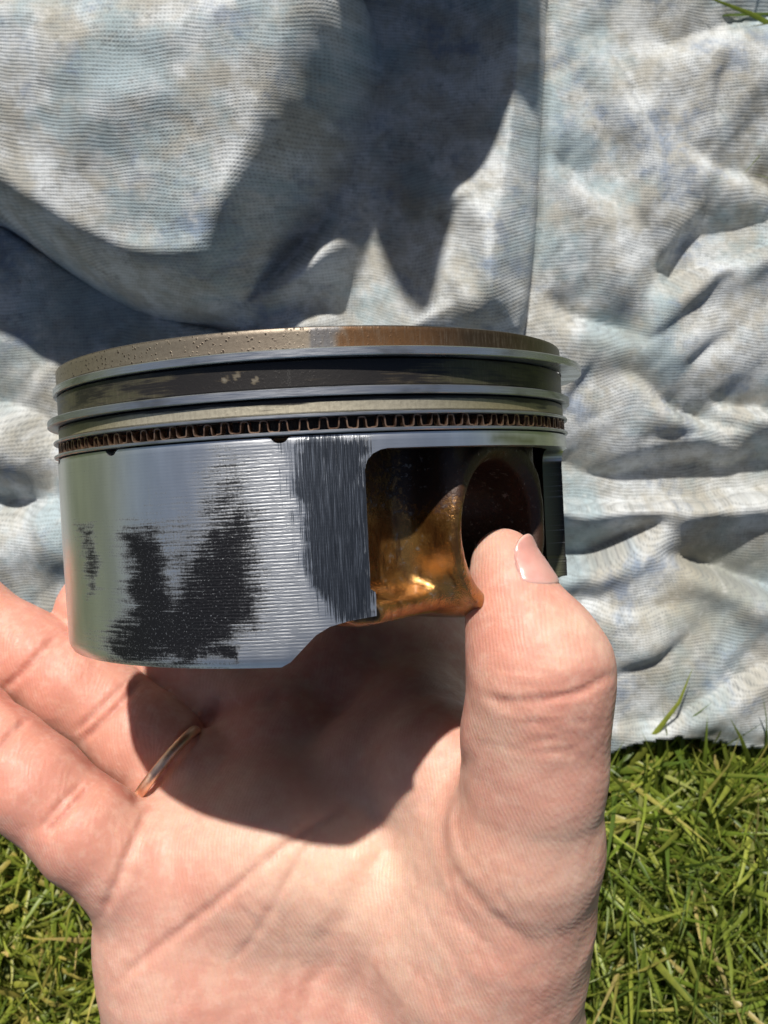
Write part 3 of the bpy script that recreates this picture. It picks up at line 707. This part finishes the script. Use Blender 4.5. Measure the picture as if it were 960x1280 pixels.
# ------------------------------------------------------------------ the hand
def hand():
    h = .62
    lo = np.array([-112.0, -178.0, 112.0]); hi = np.array([46.0, 22.0, 216.0])
    dims = np.ceil((hi - lo) / h).astype(int) + 1
    ax = [lo[k] + h * np.arange(dims[k]) for k in range(3)]
    def far(): return np.full(dims, 30.0, np.float32)
    def cone(D, a, ra, b, rb, k, flat=None):
        a, b = np.asarray(a, float), np.asarray(b, float); pad = k + 3.0
        mn = np.minimum(a - ra, b - rb) - pad; mx = np.maximum(a + ra, b + rb) + pad
        i0 = np.clip(((mn - lo) / h).astype(int), 0, dims); i1 = np.clip(((mx - lo) / h).astype(int) + 2, 0, dims)
        if (i1 <= i0).any(): return
        sl = tuple(slice(i0[n], i1[n]) for n in range(3))
        X, Y, Z = ax[0][sl[0]][:, None, None], ax[1][sl[1]][None, :, None], ax[2][sl[2]][None, None, :]
        ba = b - a; L2 = max(ba @ ba, 1e-9)
        t = np.clip(((X - a[0]) * ba[0] + (Y - a[1]) * ba[1] + (Z - a[2]) * ba[2]) / L2, 0, 1)
        d = np.sqrt((X - a[0] - t * ba[0]) ** 2 + (Y - a[1] - t * ba[1]) ** 2 + (Z - a[2] - t * ba[2]) ** 2) - (ra + t * (rb - ra))
        D[sl] = smin(D[sl], d.astype(np.float32), k)
    def chain(D, pts, k):
        for (a, b) in zip(pts[:-1], pts[1:]): cone(D, P(*a[:3]), a[3], P(*b[:3]), b[3], k)
    def merge(A, B, k): return smin(A, B, k)
    palm = far()
    # metacarpal fans from the wrist to the knuckles
    chain(palm, [(250, 1470, 186, 16), (240, 1290, 180, 15.0), (215, 1170, 178, 12.5), (196, 1100, 177, 10.5)], 6)
    chain(palm, [(310, 1480, 188, 16), (295, 1240, 181, 15.5), (268, 1080, 177, 13.5), (252, 1005, 184, 11)], 6)
    chain(palm, [(390, 1480, 190, 16), (380, 1220, 182, 16), (352, 1070, 176.5, 15), (345, 965, 189, 11.5)], 6)
    chain(palm, [(470, 1480, 190, 16), (470, 1240, 184, 16), (462, 1090, 176.5, 15), (478, 980, 184, 13), (490, 920, 199, 12)], 6)
    chain(palm, [(500, 930, 203, 11), (430, 855, 211, 10), (360, 900, 200, 10)], 7); chain(palm, [(370, 870, 209, 10), (440, 810, 219, 11), (520, 840, 218, 10)], 6)
    chain(palm, [(600, 1480, 184, 17), (588, 1300, 176, 19.5), (600, 1170, 168, 18.0), (640, 1070, 158, 13.0)], 6)     # ball of the thumb
    chain(palm, [(560, 1480, 188, 17), (540, 1290, 180, 18), (540, 1160, 178, 15)], 6)
    chain(palm, [(640, 1080, 164, 10), (590, 1030, 166, 10.5), (552, 965, 170, 10.5), (525, 915, 190, 10), (545, 850, 210, 9)], 6)                                        # web towards the forefinger
    chain(palm, [(232, 1210, 176, 14), (215, 1130, 175, 11)], 6)
    chain(palm, [(235, 1470, 186, 16), (280, 1900, 200, 19)], 8); chain(palm, [(560, 1480, 188, 17), (510, 1900, 200, 20)], 8); chain(palm, [(390, 1480, 190, 16), (390, 1900, 198, 20)], 8)
    fingers = []
    f = far(); chain(f, [(205, 1098, 176, 10.4), (158, 1072, 172, 9.9), (110, 1040, 170, 9.3), (78, 1012, 171, 8.5), (45, 983, 171, 9.0), (12, 953, 172, 8.4), (-4, 938, 173, 8.1), (-40, 905, 178, 8.0), (-72, 878, 181, 6.9)], 2.0); fingers.append((f, 4.0))
    f = far(); chain(f, [(262, 1004, 187, 10.2), (218, 957, 189, 9.7), (178, 924, 190, 9.8), (136, 886, 192, 9.0), (92, 858, 193, 9.8), (44, 826, 194, 9.0), (22, 810, 195, 8.7), (-40, 765, 197, 8.0), (-85, 735, 201, 7.0)], 2.0); fingers.append((f, 4.5))
    f = far(); chain(f, [(345, 945, 194, 11.0), (290, 884, 203, 10.2), (205, 838, 206, 9.8), (124, 802, 203, 8.9), (122, 768, 203, 8.6), (160, 700, 207, 8.4), (245, 640, 210, 7.2)], 2.0); fingers.append((f, 5))
    f = far(); chain(f, [(500, 930, 200, 12.5), (525, 860, 212, 11.8), (530, 770, 224, 10.8), (490, 670, 225, 8.8), (400, 590, 223, 7.6)], 2.0); fingers.append((f, 5))
    th = far(); chain(th, [(630, 700, 147.5, 4.7), (636, 728, 146.5, 5.6), (646, 768, 145.5, 7.0), (663, 808, 144.5, 9.0), (676, 838, 144, 10.3), (676, 872, 145, 9.9), (671, 915, 147, 10.2), (668, 965, 149, 10.6), (654, 1050, 154, 12.2), (628, 1120, 161, 15)], 3.0)
    cone(th, P(655, 850, 142), 6.5, P(640, 915, 146), 7.0, 3); fingers.append((th, 4.5))
    D = None
    for f, k in fingers:
        g = smin(palm, f, k); D = g if D is None else np.minimum(D, g)
    V, Fc = surface_nets(D, lo, h); V = relax(V, Fc, 5)
    N = vnormals(V, Fc); ctr = V.mean(0)
    if np.mean((N * (V - ctr)).sum(1)) < 0: Fc = Fc[:, ::-1]; N = -N
    q = proj(V); vd = np.array([0, 0, H]) - V; vd /= np.linalg.norm(vd, axis=1)[:, None]; facing = sstep(-.05, .25, (N * vd).sum(1))
    dep = H - V[:, 2]; off = np.zeros(len(V)); red = np.zeros(len(V)); pale = np.zeros(len(V))
    # creases: photo pixels, depth of groove (mm), half width (px), reddening, depth range
    creases = [([(600, 868), (628, 876), (668, 876), (720, 868), (768, 842)], .75, 6, .5), ([(612, 882), (660, 890), (720, 884)], .3, 5, .25), ([(640, 858), (700, 856), (755, 838)], .25, 5, .2),
               ([(566, 975), (553, 1010), (551, 1050), (566, 1090), (610, 1140), (660, 1180)], .7, 8, .45), ([(580, 985), (571, 1030), (583, 1075)], .3, 6, .2),
               ([(590, 940), (548, 985), (505, 1030), (455, 1100), (410, 1180), (372, 1290)], 1.1, 16, .2),
               ([(141, 1232), (190, 1190), (250, 1145), (310, 1095), (365, 1050), (440, 1000)], .75, 6, .4), ([(285, 1210), (325, 1160), (355, 1105), (395, 1040)], .4, 5, .25), ([(355, 1290), (362, 1200), (350, 1130)], .35, 6, .2),
               ([(128, 1145), (150, 1090), (172, 1040), (186, 1008)], .9, 6, .5), ([(112, 984), (88, 1008), (58, 1042)], 1.3, 5, .7), ([(102, 978), (78, 1002), (50, 1034)], .9, 4, .5), ([(34, 898), (10, 922), (-12, 950)], 1.0, 5, .6),
               ([(172, 856), (142, 888), (104, 926)], 1.3, 5, .8), ([(160, 850), (130, 880), (94, 914)], .7, 4, .5), ([(70, 796), (42, 826), (4, 862)], 1.1, 5, .7),
               ([(280, 872), (250, 905), (212, 950), (172, 1000)], 2.0, 8, 1.0), ([(250, 905), (300, 880), (360, 872)], 1.2, 9, .6), ([(-30, 850), (40, 898), (100, 945), (150, 985), (184, 1010)], .0, 8, 1.3), ([(420, 1290), (480, 1160), (560, 1100)], .25, 10, .05), ([(500, 1110), (540, 1160), (600, 1250)], .2, 7, .05), ([(520, 1090), (570, 1140), (640, 1220)], .2, 7, .05)]  # line without groove between ring finger and pinky: gap's shade painted in red
    fr = np.random.default_rng(3)
    for k in range(60):                                             # fine skin lines, mostly across the ball of the thumb and the thumb joint
        if k < 26: x0, y0, an, ln = fr.uniform(500, 660), fr.uniform(1020, 1270), fr.normal(1.15, .25), fr.uniform(40, 110)
        elif k < 44: x0, y0, an, ln = fr.uniform(600, 700), fr.uniform(790, 960), fr.normal(.05, .12), fr.uniform(40, 90)
        else: x0, y0, an, ln = fr.uniform(200, 430), fr.uniform(1060, 1270), fr.choice([-.7, .9, 1.3]) + fr.normal(0, .2), fr.uniform(30, 90)
        creases.append(([(x0, y0), (x0 + ln * .5 * math.cos(an) + fr.normal(0, 3), y0 + ln * .5 * math.sin(an)), (x0 + ln * math.cos(an), y0 + ln * math.sin(an))], fr.uniform(.10, .24), fr.uniform(2.5, 4.5), .12))
    for pts, dp, w, rd in creases:
        d, t, _ = polyline_dist(q, smooth_curve(pts, 6)); tp = sstep(0, .12, t) * sstep(0, .12, 1 - t); g = np.exp(-(d / w) ** 2) * facing * (.35 + .65 * tp)
        g = g * (.55 + .9 * fbm(q / 18, 2, int(w) + 40)); off -= dp * .62 * g; red += rd * .55 * g
    off += .5 * (fbm(V / 9, 3, 12) - .5)
    V = V + N * off[:, None]
    base = np.array([.71, .475, .375]); tone = np.tile(base, (len(V), 1))
    def bl(m, c):
        nonlocal tone
        tone = tone + np.clip(m, 0, 1)[:, None] * (np.array(c) - tone)
    n = fbm(V / 14, 4, 5); n2 = fbm(V / 4, 3, 6)
    bl(sstep(.42, .68, n) * .6, (.67, .315, .245)); bl(sstep(.5, .7, n2) * .35, (.80, .60, .47))
    def spot(cx_, cy_, rx, ry, c, k): bl(np.exp(-((q[:, 0] - cx_) / rx) ** 2 - ((q[:, 1] - cy_) / ry) ** 2) * k, c)
    spot(420, 1080, 130, 90, (.80, .62, .47), .55); spot(300, 1190, 120, 90, (.78, .56, .44), .35); spot(240, 1090, 60, 60, (.66, .31, .235), .5)
    spot(600, 1080, 70, 70, (.67, .34, .25), .45); spot(680, 1220, 90, 120, (.70, .38, .29), .4); spot(560, 1220, 80, 120, (.77, .56, .44), .3); spot(620, 700, 60, 50, (.68, .34, .26), .4); spot(690, 1000, 60, 60, (.79, .56, .44), .3)
    spot(60, 850, 60, 50, (.68, .31, .23), .5); spot(120, 1030, 60, 50, (.72, .40, .31), .4)
    fingerzone = sstep(230, 120, q[:, 0] + (q[:, 1] - 1000) * .4) * sstep(1200, 1100, q[:, 1]); bl(fingerzone * .75, (.655, .30, .225))
    tip = np.exp(-(((q[:, 0] - 632) / 70) ** 2 + ((q[:, 1] - 810) / 80) ** 2)); bl(tip * .45, (.68, .29, .21))
    bl(red, (.50, .165, .12)); pad_ = fbm(V / 22, 2, 91); bl(sstep(.48, .66, pad_) * .4, (.68, .33, .265)); bl(sstep(.1, -.3, (N * vd).sum(1)) * .3, (.66, .40, .32))
    tone = tone * np.array([.93, .86, .83])
    o = mk('hand', V, Fc, skin(), None, origin=V.mean(0), attrs={'tone': tone})
    tag(o, 'bare right hand, palm up, thumb pressed on the pin hole of the piston', 'hand')
    # thumb nail: a curved plate on the outer side of the last joint
    a, b = P(657, 778, 145.3), P(628, 690, 147.5); axd = (b - a) / np.linalg.norm(b - a)
    n0 = np.array([.76, .13, .62]); n0 -= axd * (n0 @ axd); n0 /= np.linalg.norm(n0); sd = np.cross(axd, n0)
    def skin_r(c0, dv):
        rs = np.arange(3.0, 13.0, .1); pts = (c0 + dv * rs[:, None] - lo) / h; i = pts.astype(int); f = pts - i; val = 0
        for e in range(8):
            b3 = np.array([(e >> k) & 1 for k in range(3)]); val = val + np.prod(np.where(b3, f, 1 - f), 1) * D[tuple((i + b3).T)]
        k = np.argmax(val > 0); return rs[k]
    nu, nv = 18, 22; V = []; moon = []; Ln = np.linalg.norm(b - a)
    for layer in (0, 1):
        for i in range(nu):
            u = i / (nu - 1)
            for j in range(nv):
                v = j / (nv - 1) * 2 - 1
                wid = 50 * (1 - .14 * u) ; base_cut = 1.6 * (v * v)
                al = math.radians(v * wid); pos = .34 * Ln + base_cut * .9 + u * (.76 * Ln - base_cut * .9) - 2.4 * u ** 3 * v * v
                c0 = a + axd * min(pos, Ln * .90); dv = n0 * math.cos(al) + sd * math.sin(al); rad = skin_r(c0, dv)
                rad += .28 - .36 * (1 - min(1, u / .16)) ** 2 - layer * .6 - .42 * abs(v) ** 6 - 1.0 * max(0, u - .72) ** 1.5
                V.append(a + axd * pos + dv * rad); moon.append(max(0, 1 - u / .16) * (1 - v * v) * .5 + (u > .97) * .5)
    Fc = []
    for i in range(nu - 1):
        for j in range(nv - 1):
            k = i * nv + j; Fc.append((k, k + 1, k + nv + 1, k + nv)); k2 = k + nu * nv; Fc.append((k2, k2 + nv, k2 + nv + 1, k2 + 1))
    ring_ = [j for j in range(nv)] + [i * nv + nv - 1 for i in range(1, nu)] + [(nu - 1) * nv + j for j in range(nv - 2, -1, -1)] + [i * nv for i in range(nu - 2, 0, -1)]
    for k in range(len(ring_)):
        a1, b1 = ring_[k], ring_[(k + 1) % len(ring_)]; Fc.append((b1, a1, a1 + nu * nv, b1 + nu * nv))
    nl = mk('thumbnail', np.array(V) - V_origin(o), Fc, nail_mat(), o, attrs={'moon': moon})
    # the ring on the ring finger
    a, b = P(228, 975, 182), P(176, 933, 183); dr = (b - a) / np.linalg.norm(b - a); c = P(206, 962, 184.5); e1 = np.cross(dr, (0, 0, 1)); e1 /= np.linalg.norm(e1); e2 = np.cross(e1, dr)
    pr = [(9.0, -1.0), (9.7, -.92), (10.0, -.5), (10.08, 0), (10.0, .5), (9.7, .92), (9.0, 1.0)]; V = []; n = 96; m = len(pr)
    for i in range(n):
        t = 2 * math.pi * i / n
        for r_, w in pr: V.append(c + (e1 * math.cos(t) + e2 * math.sin(t)) * r_ + dr * w)
    Fc = [(i * m + j, ((i + 1) % n) * m + j, ((i + 1) % n) * m + (j + 1) % m, i * m + (j + 1) % m) for i in range(n) for j in range(m)]
    tag(mk('finger_ring', V, Fc, gold_mat(), None, origin=c), 'plain narrow gold band worn at the base of the ring finger', 'ring')

def V_origin(o):
    return np.array(o.location) / MM

ground()
grass()
rag()
piston()
hand()
